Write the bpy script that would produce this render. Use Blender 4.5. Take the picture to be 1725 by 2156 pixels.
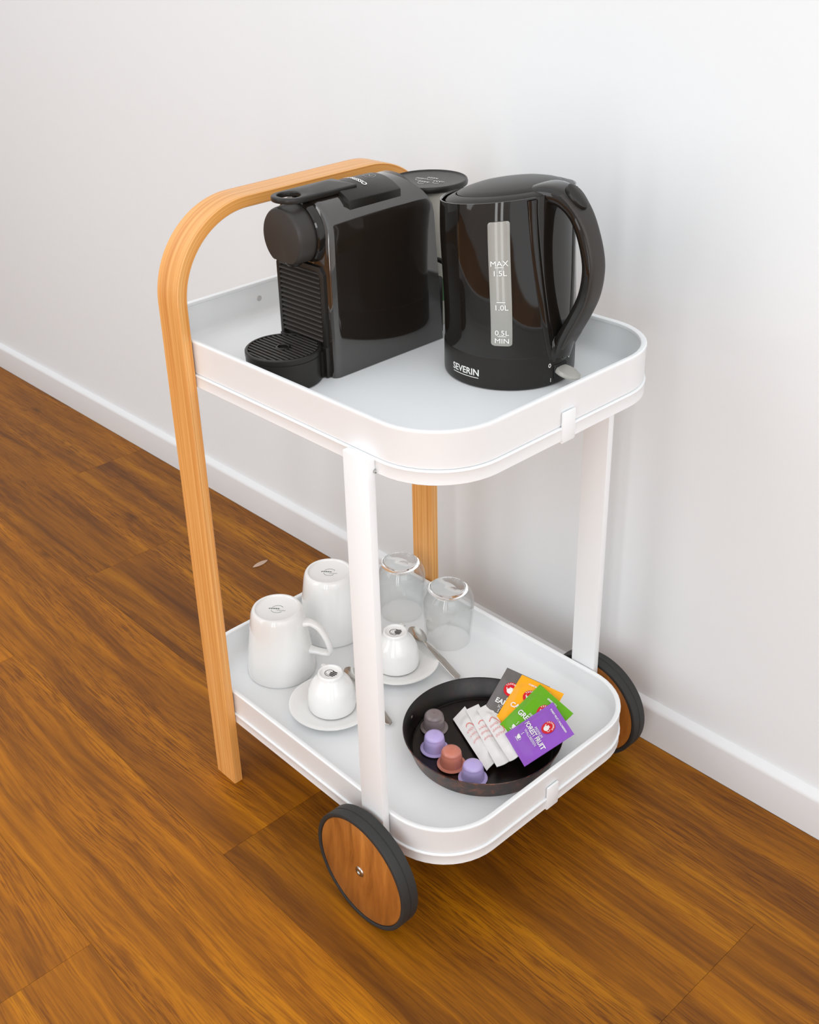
import bpy, bmesh, math, random
from math import pi, sin, cos, radians, sqrt
from mathutils import Vector, Matrix
random.seed(7)
for o in list(bpy.data.objects): bpy.data.objects.remove(o)
S = bpy.context.scene
C = S.collection

# ------------------------------------------------------------------ camera
cd = bpy.data.cameras.new('camera'); cam = bpy.data.objects.new('camera', cd); C.objects.link(cam)
CF = Vector((-0.68313, 0.57275, -0.45317)).normalized()
yaw, pitch, roll = 0.6977907, -0.4703237, -0.0523426
CF = Vector((-cos(yaw)*cos(pitch), sin(yaw)*cos(pitch), sin(pitch)))
r0 = CF.cross(Vector((0, 0, 1))).normalized(); u0 = r0.cross(CF)
CR = r0*cos(roll) + u0*sin(roll); CU = -r0*sin(roll) + u0*cos(roll)
cam.matrix_world = Matrix(((CR.x, CU.x, -CF.x, 1.1836354), (CR.y, CU.y, -CF.y, -0.6633871),
                           (CR.z, CU.z, -CF.z, 1.1412583), (0, 0, 0, 1)))
cd.sensor_fit = 'HORIZONTAL'; cd.sensor_width = 36.0
cd.lens = 36*2389.426/1725
cd.shift_x = (862.5-732.1)/1725; cd.shift_y = -(1078-955.48)/1725
cd.clip_start = 0.02
S.camera = cam

# ------------------------------------------------------------------ light
S.view_settings.view_transform = 'Standard'; S.view_settings.look = 'None'
S.view_settings.gamma = 1; S.view_settings.use_curve_mapping = False
S.view_settings.exposure = 0.0
w = bpy.data.worlds.new('world'); S.world = w; w.use_nodes = True
w.node_tree.nodes['Background'].inputs[0].default_value = (0.962, 0.978, 1.0, 1)
w.node_tree.nodes['Background'].inputs[1].default_value = 1.27
def area(name, loc, target, sx, sy, power, col=(1, 1, 1)):
    l = bpy.data.lights.new(name, 'AREA'); l.shape = 'RECTANGLE'; l.size = sx; l.size_y = sy
    l.energy = power; l.color = col
    o = bpy.data.objects.new(name, l); C.objects.link(o); o.location = loc
    d = Vector(target)-Vector(loc); o.rotation_euler = d.to_track_quat('-Z', 'Y').to_euler()
    return o
area('window_and_fill_light', (-0.45, -2.15, 1.3), (0.0, 0.1, 0.4), 1.3, 2.2, 17, (0.98, 0.99, 1.0))
area('window_and_fill_light', (1.30, -1.9, 1.10), (0.38, 0.27, 0.9), 0.17, 2.15, 6, (0.98, 0.99, 1.0))
area('window_and_fill_light', (1.66, -1.76, 1.10), (0.38, 0.27, 0.9), 0.17, 2.15, 6, (0.98, 0.99, 1.0))
area('window_and_fill_light', (2.85, -1.1, 1.65), (0.5, 0.15, 0.75), 1.7, 1.7, 14, (0.98, 0.99, 1.0))  # added fill light to brighten the trolley's front faces; no window known here

# ------------------------------------------------------------------ materials
def srgb(r, g, b):
    f = lambda c: (c/255/12.92) if c/255 <= 0.04045 else ((c/255+0.055)/1.055)**2.4
    return (f(r), f(g), f(b), 1)
def mat(name, col, rough=0.5, metal=0.0, spec=0.5, coat=0.0, **kw):
    m = bpy.data.materials.new(name); m.use_nodes = True
    p = m.node_tree.nodes['Principled BSDF']
    p.inputs['Base Color'].default_value = col; p.inputs['Roughness'].default_value = rough
    p.inputs['Metallic'].default_value = metal; p.inputs['Specular IOR Level'].default_value = spec
    p.inputs['Coat Weight'].default_value = coat
    for k, v in kw.items(): p.inputs[k.replace('_', ' ')].default_value = v
    return m
def N(m, t, **kw):
    n = m.node_tree.nodes.new(t)
    for k, v in kw.items(): setattr(n, k, v)
    return n
def L(m, a, b): m.node_tree.links.new(a, b)
def P(m): return m.node_tree.nodes['Principled BSDF']
def noise(m, vec, scale, detail=4, rough=0.5, dist=0.0):
    n = N(m, 'ShaderNodeTexNoise'); n.inputs['Scale'].default_value = scale
    n.inputs['Detail'].default_value = detail; n.inputs['Roughness'].default_value = rough
    n.inputs['Distortion'].default_value = dist
    if vec is not None: L(m, vec, n.inputs['Vector'])
    return n
def ramp(m, fac, stops):
    r = N(m, 'ShaderNodeValToRGB'); L(m, fac, r.inputs[0]); e = r.color_ramp.elements
    while len(e) < len(stops): e.new(0.5)
    for i, (p_, c) in enumerate(stops): e[i].position = p_; e[i].color = c
    return r
def mapping(m, vec, scale, loc=(0, 0, 0), rot=(0, 0, 0)):
    n = N(m, 'ShaderNodeMapping'); n.inputs['Scale'].default_value = scale
    n.inputs['Location'].default_value = loc; n.inputs['Rotation'].default_value = rot
    L(m, vec, n.inputs['Vector']); return n.outputs[0]
def mixc(m, fac, a, b, mode='MIX'):
    n = N(m, 'ShaderNodeMix', data_type='RGBA', blend_type=mode)
    for s, v in ((n.inputs[0], fac), (n.inputs[6], a), (n.inputs[7], b)):
        if hasattr(v, 'is_output'): L(m, v, s)
        else: s.default_value = v
    return n.outputs[2]
def bump(m, h, strength, dist=0.001):
    b = N(m, 'ShaderNodeBump'); b.inputs['Strength'].default_value = strength
    b.inputs['Distance'].default_value = dist; L(m, h, b.inputs['Height'])
    L(m, b.outputs[0], P(m).inputs['Normal'])

def grain_speckle(m, scale, strength, dist=0.0002):
    tc = N(m, 'ShaderNodeTexCoord'); n = noise(m, tc.outputs['Object'], scale, 3)
    bump(m, n.outputs[0], strength, dist)
M = {}
M['wall'] = mat('white_wall_paint', (0.83, 0.86, 0.875, 1), 0.75, spec=0.3)
grain_speckle(M['wall'], 260, 0.12, 0.0006)
M['skirt'] = mat('white_skirting_paint', (0.77, 0.775, 0.78, 1), 0.5); grain_speckle(M['skirt'], 300, 0.08, 0.0003)
M['white'] = mat('white_powder_coat', (0.872, 0.888, 0.895, 1), 0.38); grain_speckle(M['white'], 900, 0.06, 0.0001)
M['china'] = mat('white_porcelain', (0.86, 0.86, 0.845, 1), 0.09, coat=0.4)
M['glossblack'] = mat('gloss_black_plastic', (0.010, 0.008, 0.0065, 1), 0.05, coat=0.15, spec=0.45)
M['machine_gloss'] = mat('gloss_black_machine_shell', (0.016, 0.012, 0.009, 1), 0.06, coat=1.0, spec=0.9)
M['semiblack'] = mat('satin_black_plastic', (0.013, 0.011, 0.009, 1), 0.34, spec=0.4)
M['matblack'] = mat('matt_black_plastic', (0.030, 0.026, 0.023, 1), 0.42, spec=0.4)
M['slotblack'] = mat('recess_black_plastic', (0.004, 0.004, 0.004, 1), 0.6)
M['rubber'] = mat('black_rubber', (0.022, 0.022, 0.021, 1), 0.62); grain_speckle(M['rubber'], 500, 0.3, 0.0005)
M['steel'] = mat('brushed_steel', (0.50, 0.49, 0.46, 1), 0.20, metal=1.0)
M['gauge'] = mat('translucent_grey_gauge', (0.30, 0.295, 0.27, 1), 0.22, coat=0.5)
M['switch'] = mat('grey_switch_plastic', (0.42, 0.41, 0.37, 1), 0.3, coat=0.3)
M['print_white'] = mat('white_print', (0.85, 0.85, 0.83, 1), 0.5)
M['print_grey'] = mat('grey_print', (0.32, 0.31, 0.29, 1), 0.5)
M['print_dark'] = mat('dark_print', (0.03, 0.027, 0.025, 1), 0.5)
M['print_green'] = mat('dark_green_print', (0.07, 0.13, 0.07, 1), 0.5)
M['print_red'] = mat('red_print', srgb(215, 15, 35), 0.4)
M['print_orange'] = mat('orange_red_print', srgb(235, 85, 60), 0.5)
M['print_pink'] = mat('pale_pink_print', srgb(236, 150, 150), 0.5)
M['cream'] = mat('cream_enamel', srgb(226, 222, 208), 0.4)
M['bead'] = mat('grey_pad', (0.55, 0.54, 0.53, 1), 0.5)
M['glass'] = mat('clear_glass', (1, 1, 1, 1), 0.0, IOR=1.45, Transmission_Weight=1.0)
def thin_glass():
    # a thin pane of glass: mirror reflection by Fresnel, the rest passes straight through
    m = bpy.data.materials.new('thin_clear_glass'); m.use_nodes = True; nt = m.node_tree; nt.nodes.clear()
    o = nt.nodes.new('ShaderNodeOutputMaterial'); mx = nt.nodes.new('ShaderNodeMixShader'); tr = nt.nodes.new('ShaderNodeBsdfTransparent'); gl = nt.nodes.new('ShaderNodeBsdfGlossy')
    lw = nt.nodes.new('ShaderNodeLayerWeight'); lw.inputs[0].default_value = 0.5
    pw = nt.nodes.new('ShaderNodeMath'); pw.operation = 'POWER'; pw.inputs[1].default_value = 3.0; nt.links.new(lw.outputs['Facing'], pw.inputs[0])
    fr = nt.nodes.new('ShaderNodeMath'); fr.operation = 'MULTIPLY_ADD'; fr.inputs[1].default_value = 0.75; fr.inputs[2].default_value = 0.045; nt.links.new(pw.outputs[0], fr.inputs[0])
    tr.inputs[0].default_value = (0.985, 0.988, 0.985, 1); gl.inputs['Roughness'].default_value = 0.02; gl.inputs[0].default_value = (0.9, 0.9, 0.9, 1)
    nt.links.new(fr.outputs[0], mx.inputs[0]); nt.links.new(tr.outputs[0], mx.inputs[1]); nt.links.new(gl.outputs[0], mx.inputs[2]); nt.links.new(mx.outputs[0], o.inputs[0])
    return m
M['thin_glass'] = thin_glass()
def foil(name, col, rough=0.33):
    m = mat(name, col, rough, coat=0.15)
    tc = N(m, 'ShaderNodeTexCoord'); n = noise(m, tc.outputs['Object'], 55, 3, 0.5, 0.6)
    bump(m, n.outputs[0], 0.5, 0.0012); return m
M['bag_grey'] = foil('grey_foil', srgb(108, 104, 102)); M['bag_yellow'] = foil('yellow_foil', srgb(255, 176, 18))
M['bag_green'] = foil('green_foil', srgb(100, 175, 10)); M['bag_purple'] = foil('purple_foil', srgb(148, 86, 196))
M['paper'] = foil('white_paper_wrap', (0.84, 0.83, 0.82, 1), 0.5)
def capsule_mat(name, col):
    return mat(name, col, 0.3, coat=0.2, Subsurface_Weight=0.15, Subsurface_Scale=0.003)
M['cap_grey'] = capsule_mat('smoky_grey_capsule', srgb(128, 116, 116)); M['cap_lilac'] = capsule_mat('lilac_capsule', srgb(188, 172, 224))
M['cap_terra'] = capsule_mat('terracotta_capsule', srgb(202, 124, 104))

def oak():
    m = mat('oiled_oak_plank', (0.3, 0.15, 0.05, 1), 0.5, spec=0.28)
    tc = N(m, 'ShaderNodeTexCoord'); oi = N(m, 'ShaderNodeObjectInfo')
    mul = N(m, 'ShaderNodeVectorMath', operation='SCALE'); cmb = N(m, 'ShaderNodeCombineXYZ')
    L(m, oi.outputs['Random'], cmb.inputs[0]); L(m, oi.outputs['Random'], cmb.inputs[1]); L(m, cmb.outputs[0], mul.inputs[0])
    mul.inputs['Scale'].default_value = 37.0
    add = N(m, 'ShaderNodeVectorMath'); L(m, tc.outputs['Object'], add.inputs[0]); L(m, mul.outputs[0], add.inputs[1])
    v = add.outputs[0]
    # slow wander of the grain
    wn = noise(m, mapping(m, v, (1.6, 4.5, 1)), 1.0, 3, 0.5)
    wadd = N(m, 'ShaderNodeVectorMath', operation='MULTIPLY_ADD'); L(m, wn.outputs['Color'], wadd.inputs[0])
    wadd.inputs[1].default_value = (0.0, 0.06, 0); L(m, v, wadd.inputs[2])
    vw = wadd.outputs[0]
    broad = noise(m, mapping(m, vw, (1.5, 26, 1)), 1.0, 6, 0.62, 0.3)
    base = ramp(m, broad.outputs[0], [(0.27, srgb(98, 58, 22)), (0.42, srgb(134, 84, 34)), (0.55, srgb(160, 103, 44)), (0.74, srgb(192, 132, 62))])
    dark = noise(m, mapping(m, vw, (2.2, 34, 1), (3, 1, 0)), 1.0, 5, 0.6, 0.9)
    dm = ramp(m, dark.outputs[0], [(0.56, (0, 0, 0, 1)), (0.78, (1, 1, 1, 1))])
    dmf = N(m, 'ShaderNodeMath', operation='MULTIPLY'); L(m, dm.outputs[0], dmf.inputs[0]); dmf.inputs[1].default_value = 0.5
    c = mixc(m, dmf.outputs[0], base.outputs[0], srgb(82, 48, 20))
    pores = noise(m, mapping(m, vw, (20, 430, 1)), 1.0, 3, 0.6, 0.15)
    pm = ramp(m, pores.outputs[0], [(0.48, (0, 0, 0, 1)), (0.60, (1, 1, 1, 1))])
    # mid-width light and dark lines, then the pores only where a patchy mask lets them
    mid = noise(m, mapping(m, vw, (3.2, 95, 1), (7, 2, 0)), 1.0, 5, 0.65, 0.25)
    md = ramp(m, mid.outputs[0], [(0.36, (0.60, 0.56, 0.52, 1)), (0.5, (1, 1, 1, 1)), (0.66, (1.16, 1.15, 1.12, 1))])
    c = mixc(m, 0.62, c, md.outputs[0], 'MULTIPLY')
    msk = noise(m, mapping(m, vw, (2.5, 12, 1), (1, 9, 0)), 1.0, 3, 0.5)
    mk = N(m, 'ShaderNodeMapRange'); L(m, msk.outputs[0], mk.inputs[0]); mk.inputs[1].default_value = 0.35; mk.inputs[2].default_value = 0.62; mk.inputs[3].default_value = 0.15; mk.inputs[4].default_value = 0.75
    pf = N(m, 'ShaderNodeMath', operation='MULTIPLY'); L(m, pm.outputs[0], pf.inputs[0]); L(m, mk.outputs[0], pf.inputs[1])
    c = mixc(m, pf.outputs[0], c, srgb(92, 50, 18))
    # knots, a few elongated dark eyes
    vo = N(m, 'ShaderNodeTexVoronoi'); vo.inputs['Scale'].default_value = 1.0; L(m, mapping(m, vw, (3.0, 9.0, 1)), vo.inputs['Vector'])
    km = ramp(m, vo.outputs['Distance'], [(0.015, (1, 1, 1, 1)), (0.09, (0, 0, 0, 1))])
    kf = N(m, 'ShaderNodeMath', operation='MULTIPLY'); L(m, km.outputs[0], kf.inputs[0]); kf.inputs[1].default_value = 0.6
    c = mixc(m, kf.outputs[0], c, srgb(64, 36, 14))
    hs = N(m, 'ShaderNodeHueSaturation'); L(m, c, hs.inputs['Color'])
    vr = N(m, 'ShaderNodeMapRange'); L(m, oi.outputs['Random'], vr.inputs[0]); vr.inputs[3].default_value = 0.94; vr.inputs[4].default_value = 1.05
    L(m, vr.outputs[0], hs.inputs['Value']); hs.inputs['Saturation'].default_value = 1.13
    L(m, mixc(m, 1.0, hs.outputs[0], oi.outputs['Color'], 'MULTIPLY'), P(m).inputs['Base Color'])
    bump(m, pores.outputs[0], 0.25, 0.0006)
    return m
M['oak'] = oak()
M['gap'] = mat('dark_floor_joint', srgb(150, 112, 78), 0.8)
def beech(name, cols, us=2.0, vs=420, coat=0.12):
    """bent wood: U runs along the piece, V round its section, both in metres"""
    m = mat(name, cols[1], 0.38, coat=coat)
    uv = N(m, 'ShaderNodeUVMap'); v = uv.outputs[0]
    n1 = noise(m, mapping(m, v, (us, vs, 1)), 1.0, 4, 0.6, 0.4)
    c = ramp(m, n1.outputs[0], [(0.30, cols[0]), (0.5, cols[1]), (0.72, cols[2])])
    n2 = noise(m, mapping(m, v, (us*14, vs*5, 1)), 1.0, 2, 0.5)
    pm = ramp(m, n2.outputs[0], [(0.56, (0, 0, 0, 1)), (0.72, (1, 1, 1, 1))])
    pf = N(m, 'ShaderNodeMath', operation='MULTIPLY'); L(m, pm.outputs[0], pf.inputs[0]); pf.inputs[1].default_value = 0.28
    c2 = mixc(m, pf.outputs[0], c.outputs[0], cols[0])
    L(m, c2, P(m).inputs['Base Color']); return m
M['veneer'] = beech('bent_ash_veneer', (srgb(204, 134, 66), srgb(226, 162, 90), srgb(238, 184, 116)), 2.2, 260)
M['ply_edge'] = beech('bent_ash_layered_edge', (srgb(206, 128, 52), srgb(232, 166, 88), srgb(250, 208, 142)), 1.2, 560)
def teak():
    m = mat('wheel_wood_disc', srgb(178, 100, 30), 0.35, coat=0.1)
    tc = N(m, 'ShaderNodeTexCoord'); v = tc.outputs['Object']
    wn = noise(m, mapping(m, v, (8, 1, 3.5)), 1.0, 3)
    wa = N(m, 'ShaderNodeVectorMath', operation='MULTIPLY_ADD'); L(m, wn.outputs['Color'], wa.inputs[0]); wa.inputs[1].default_value = (0.05, 0, 0); L(m, v, wa.inputs[2])
    r_ = mapping(m, wa.outputs[0], (52, 1, 7), rot=(0, radians(8), 0))
    n1 = noise(m, r_, 1.0, 5, 0.6, 0.4)
    c = ramp(m, n1.outputs[0], [(0.30, srgb(116, 66, 24)), (0.45, srgb(156, 94, 36)), (0.7, srgb(188, 120, 52))])
    n2 = noise(m, mapping(m, wa.outputs[0], (700, 1, 45), rot=(0, radians(8), 0)), 1.0, 2)
    pm = ramp(m, n2.outputs[0], [(0.55, (0, 0, 0, 1)), (0.7, (1, 1, 1, 1))])
    pf = N(m, 'ShaderNodeMath', operation='MULTIPLY'); L(m, pm.outputs[0], pf.inputs[0]); pf.inputs[1].default_value = 0.3
    L(m, mixc(m, pf.outputs[0], c.outputs[0], srgb(120, 62, 20)), P(m).inputs['Base Color']); return m
M['teak'] = teak()
def panmat():
    m = mat('dark_mottled_tinplate', srgb(24, 15, 12), 0.30, metal=0.25)
    tc = N(m, 'ShaderNodeTexCoord'); n = noise(m, tc.outputs['Object'], 85, 6, 0.7, 0.4)
    c = ramp(m, n.outputs[0], [(0.38, srgb(24, 14, 11)), (0.52, srgb(72, 36, 18)), (0.68, srgb(146, 76, 32))])
    L(m, c.outputs[0], P(m).inputs['Base Color']); bump(m, n.outputs[0], 0.15, 0.0004); return m
M['pan'] = panmat()
M['pan_in'] = mat('dark_pan_inside', srgb(19, 12, 11), 0.3, metal=0.2)
def paninner():
    m = M['pan_in']; tc = N(m, 'ShaderNodeTexCoord'); n = noise(m, tc.outputs['Object'], 70, 6, 0.7)
    c = ramp(m, n.outputs[0], [(0.5, srgb(15, 10, 9)), (0.8, srgb(50, 25, 17))])
    L(m, c.outputs[0], P(m).inputs['Base Color'])
paninner()

# ------------------------------------------------------------------ mesh helpers
def thing(name, label, cat, loc=(0, 0, 0), group=None):
    o = bpy.data.objects.new(name, None); C.objects.link(o); o.location = loc
    o['label'] = label; o['category'] = cat
    if group: o['group'] = group
    return o
def link(name, me, m, parent=None, smooth=True, angle=40):
    """world-space mesh -> one object; local to its parent if it has one"""
    me.materials.clear()
    for x in (m if isinstance(m, (list, tuple)) else [m]): me.materials.append(x)
    if smooth:
        for p_ in me.polygons: p_.use_smooth = True
        me.set_sharp_from_angle(angle=radians(angle))
    o = bpy.data.objects.new(name, me); C.objects.link(o)
    if parent is not None:
        W = Vector((0, 0, 0)); q = parent
        while q is not None: W += q.location; q = q.parent
        me.transform(Matrix.Translation(-W)); o.parent = parent
    return o
def rebase(o, loc):
    """put the origin of a top-level mesh at loc"""
    o.data.transform(Matrix.Translation(-Vector(loc))); o.location = loc; return o
def pyd(name, v, f):
    me = bpy.data.meshes.new(name); me.from_pydata([tuple(x) for x in v], [], f); me.validate(); me.update()
    bm = bmesh.new(); bm.from_mesh(me); bmesh.ops.recalc_face_normals(bm, faces=bm.faces); bm.to_mesh(me); bm.free()
    return me
def loops_mesh(name, loops, close=False, cap0=False, cap1=False):
    n = len(loops[0]); v = [p_ for l in loops for p_ in l]; f = []
    K = len(loops)
    for i in range(K if close else K-1):
        a, b = i*n, ((i+1) % K)*n
        for j in range(n): k = (j+1) % n; f.append((a+j, a+k, b+k, b+j))
    if cap0: f.append(tuple(range(n))[::-1])
    if cap1: f.append(tuple((K-1)*n+j for j in range(n)))
    return pyd(name, v, f)
def lathe(name, prof, c=(0, 0, 0), seg=64, axis='Z', close=False, fn=None):
    """revolve (r, h) about an axis through c; r==0 at an end closes to a pole cap"""
    v, f, rings = [], [], []
    for r_, h in prof:
        if r_ <= 1e-7:
            rings.append([len(v)]); v.append((0, 0, h))
        else:
            rings.append(list(range(len(v), len(v)+seg)))
            v += [(r_*cos(2*pi*i/seg), r_*sin(2*pi*i/seg), h) for i in range(seg)]
    R_ = list(zip(rings, rings[1:]+rings[:1])) if close else list(zip(rings, rings[1:]))
    for a, b in R_:
        for i in range(seg):
            j = (i+1) % seg
            if len(a) == 1 and len(b) == 1: continue
            if len(a) == 1: f.append((a[0], b[i], b[j]))
            elif len(b) == 1: f.append((a[i], a[j], b[0]))
            else: f.append((a[i], a[j], b[j], b[i]))
    if fn: v = [fn(*p_) for p_ in v]
    if axis == 'Y': v = [(x, z, y) for x, y, z in v]
    if axis == 'X': v = [(z, x, y) for x, y, z in v]
    v = [(x+c[0], y+c[1], z+c[2]) for x, y, z in v]
    return pyd(name, v, f)
def rr(x0, x1, y0, y1, R, z, n=12):
    pts = []
    for cx, cy, a0 in ((x1-R, y0+R, -90), (x1-R, y1-R, 0), (x0+R, y1-R, 90), (x0+R, y0+R, 180)):
        for i in range(n+1):
            a = radians(a0+90*i/n); pts.append((cx+R*cos(a), cy+R*sin(a), z))
    return pts
def box(name, x0, x1, y0, y1, z0, z1, bev=0.001, seg=2):
    bm = bmesh.new(); bmesh.ops.create_cube(bm, size=1)
    for v in bm.verts: v.co = Vector(((x0+x1)/2+v.co.x*(x1-x0), (y0+y1)/2+v.co.y*(y1-y0), (z0+z1)/2+v.co.z*(z1-z0)))
    if bev: bmesh.ops.bevel(bm, geom=list(bm.edges), offset=bev, segments=seg, affect='EDGES', profile=0.5)
    me = bpy.data.meshes.new(name); bm.to_mesh(me); bm.free(); return me
def sweep(name, path, normals, section, cap=True, scale=None, uv=False):
    """section (a, b): a along the normal, b along the binormal"""
    path = [Vector(p_) for p_ in path]; n = len(path); loops = []
    for i, p_ in enumerate(path):
        t = (path[min(i+1, n-1)]-path[max(i-1, 0)]).normalized()
        nn = Vector(normals[i] if isinstance(normals, list) else normals); nn = (nn-t*nn.dot(t)).normalized(); b = t.cross(nn)
        s = scale(i/(n-1)) if scale else (1, 1)
        if not isinstance(s, tuple): s = (s, s)
        loops.append([tuple(p_+nn*(q[0]*s[0])+b*(q[1]*s[1])) for q in section])
    me = loops_mesh(name, loops, cap0=cap, cap1=cap)
    if uv:
        # U along the path, V round the section, by vertex index
        ln = [0.0]
        for a, b in zip(path, path[1:]): ln.append(ln[-1]+(b-a).length)
        per = [0.0]; K = len(section)
        for a, b in zip(section, section[1:]+section[:1]): per.append(per[-1]+sqrt((a[0]-b[0])**2+(a[1]-b[1])**2))
        lay = me.uv_layers.new(name='UVMap')
        for poly in me.polygons:
            vs = [me.loops[li].vertex_index for li in poly.loop_indices]
            js = [v % K for v in vs]; wrap = (K-1 in js and 0 in js and len(vs) == 4)
            for li, v in zip(poly.loop_indices, vs):
                j = v % K; V = per[K] if (wrap and j == 0) else per[j]
                lay.data[li].uv = (ln[v//K], V)
    return me
def oval(a, b, n=20, e=1.0):
    out = []
    for i in range(n):
        t = 2*pi*i/n; c, s = cos(t), sin(t)
        out.append((a*math.copysign(abs(c)**e, c), b*math.copysign(abs(s)**e, s)))
    return out
def smooth_path(pts, n=10):
    P_ = [Vector(p_) for p_ in pts]; P_ = [2*P_[0]-P_[1]]+P_+[2*P_[-1]-P_[-2]]; out = []
    for i in range(1, len(P_)-2):
        for k in range(n):
            t = k/n; a, b, c, d = P_[i-1:i+3]
            out.append(0.5*((2*b)+(c-a)*t+(2*a-5*b+4*c-d)*t*t+(3*b-a-3*c+d)*t**3))
    out.append(P_[-2]); return out
def join(*ms):
    bm = bmesh.new()
    for m_ in ms: bm.from_mesh(m_)
    me = bpy.data.meshes.new('joined'); bm.to_mesh(me); bm.free(); return me
def text(txt, size, fn, align='CENTER', bold=0.0, sx=1.0, shear=0.0, spacing=1.0):
    """text outline as a flat mesh, each vertex sent through fn(u, v)"""
    cu = bpy.data.curves.new('t', 'FONT'); cu.body = txt; cu.size = size; cu.align_x = align
    cu.offset = bold; cu.resolution_u = 3; cu.shear = shear; cu.space_character = spacing
    ob = bpy.data.objects.new('t', cu); C.objects.link(ob)
    dg = bpy.context.evaluated_depsgraph_get()
    me = bpy.data.meshes.new_from_object(ob.evaluated_get(dg))
    bpy.data.objects.remove(ob)
    bm = bmesh.new(); bm.from_mesh(me); bmesh.ops.triangulate(bm, faces=bm.faces)
    for v in bm.verts: v.co = Vector(fn(v.co.x*sx, v.co.y))
    bm.to_mesh(me); bm.free(); return me
def strip(pts, wid, fn, closed=False):
    """a printed stroke of width wid along 2D pts, sent through fn"""
    v, f = [], []; n = len(pts)
    for i in range(n):
        a = pts[(i-1) % n] if closed or i else pts[0]; b = pts[(i+1) % n] if closed or i < n-1 else pts[-1]
        dx, dy = b[0]-a[0], b[1]-a[1]; d = sqrt(dx*dx+dy*dy) or 1
        nx, ny = -dy/d*wid/2, dx/d*wid/2
        v += [fn(pts[i][0]+nx, pts[i][1]+ny), fn(pts[i][0]-nx, pts[i][1]-ny)]
    for i in range(n if closed else n-1):
        j = (i+1) % n; f.append((2*i, 2*i+1, 2*j+1, 2*j))
    me = bpy.data.meshes.new('s'); me.from_pydata([tuple(x) for x in v], [], f); return me
def disc2(cx, cy, rx, ry, fn, n=28):
    v = [fn(cx, cy)]+[fn(cx+rx*cos(2*pi*i/n), cy+ry*sin(2*pi*i/n)) for i in range(n)]
    me = bpy.data.meshes.new('d'); me.from_pydata([tuple(x) for x in v], [], [(0, 1+i, 1+(i+1) % n) for i in range(n)]); return me
def arc2(cx, cy, rx, ry, a0, a1, n=20): return [(cx+rx*cos(radians(a0+(a1-a0)*i/n)), cy+ry*sin(radians(a0+(a1-a0)*i/n))) for i in range(n+1)]
def scribble(x0, x1, y, h, k, rnd):
    """pen loops that stand for small script lettering"""
    return [(x0+(x1-x0)*i/(k*8)+0.35*h*sin(i*pi/4), y+h*0.5*(0.6+0.4*sin(i*1.7+rnd))*cos(i*pi/4+rnd)) for i in range(k*8+1)]

# ------------------------------------------------------------------ the setting
def struct(o): o['kind'] = 'structure'; return o
WY = 0.484            # wall face; the skirting stands out to y = 0.472
struct(link('wall_front', box('wall_front', -4.0, 3.2, -2.62, -2.5, -0.02, 2.7, 0), M['wall'], None, False))
struct(link('wall_left', box('wall_left', -4.12, -4.0, -2.62, WY+0.12, -0.02, 2.7, 0), M['wall'], None, False))
struct(link('wall_back', box('wall_back', -4.0, 3.2, WY, WY+0.12, -0.02, 2.7, 0), M['wall'], None, False))
sk = [(0.472, 0.0), (0.4716, 0.056), (0.4725, 0.0595), (0.475, 0.062), (0.4835, 0.0665), (WY+0.002, 0.0668), (WY+0.002, 0.0)]
v = [(x, y, z) for x in (-4.0, 3.2) for y, z in sk]; n = len(sk)
f = [tuple(range(n))[::-1], tuple(range(n, 2*n))]+[(i, (i+1) % n, n+(i+1) % n, n+i) for i in range(n)]
struct(link('baseboard_back', pyd('baseboard_back', v, f), M['skirt'], None, True, 50))
floor = struct(link('floor', box('floor', -4.0, 3.2, -2.5, WY, -0.03, -0.0022, 0), M['gap'], None, False))
PW, PL, G = 0.2, 1.2635, 0.00014
rows = {0: 0.753, 1: -0.8965, -1: 0.2185, -2: 0.88, -3: 0.2215, 2: 0.2, -4: -0.35, -5: 0.6}
for r_ in range(-13, 2):
    y0 = max(0.096+PW*r_, -2.5); y1 = min(0.096+PW*(r_+1), 0.4715)
    off = rows.get(r_, random.uniform(0, PL))
    k0 = math.floor((-3.9-off)/PL)
    for k in range(k0, k0+8):
        xa, xb = max(off+k*PL, -3.98), min(off+(k+1)*PL, 3.18)
        if xb-xa < 0.02: continue
        b = 0.0002
        me = box('plank', xa+G, xb-G, y0+G, y1-G, -0.0022, 0.0, b, 1)
        cx, cy = (xa+xb)/2, (y0+y1)/2
        me.transform(Matrix.Translation((-cx, -cy, 0)))
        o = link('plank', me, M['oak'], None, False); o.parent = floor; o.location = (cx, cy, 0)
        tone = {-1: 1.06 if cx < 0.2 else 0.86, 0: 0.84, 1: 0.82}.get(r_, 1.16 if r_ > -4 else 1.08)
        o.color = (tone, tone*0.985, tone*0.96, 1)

# ------------------------------------------------------------------ the trolley
LX = 0.5235
trolley = thing('serving_trolley', 'white two-tier serving trolley with bent wooden handle and wooden wheels by the wall', 'trolley', (0.26, 0.19, 0))
def make_tray(W, R, zf, zt, zs):
    """pressed tray: zf floor, zt top of the rim, zs seam with its frame"""
    pr = [(0.012, zf-0.0032), (0.0066, zf-0.003), (0.0052, zf-0.0015), (0.0050, zs+0.0006), (0.0016, zs+0.0009), (0.0012, zs+0.002), (0.0010, zt-0.004),
          (0.0004, zt-0.0026), (0.0006, zt-0.0010), (0.0018, zt), (0.0052, zt), (0.0068, zt-0.0010), (0.0073, zt-0.0026), (0.0070, zt-0.0044), (0.0062, zt-0.0052), (0.0046, zt-0.0056),
          (0.0046, zf+0.012), (0.0056, zf+0.007), (0.0085, zf+0.0030), (0.013, zf+0.0007), (0.020, zf), (0.045, zf)]
    lp = [rr(i, LX-i, i, W-i, max(R-i, 0.01), z) for i, z in pr]
    me = loops_mesh('tray', lp, cap0=True, cap1=True)
    return link('tray', me, M['white'], trolley, True, 35)
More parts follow.
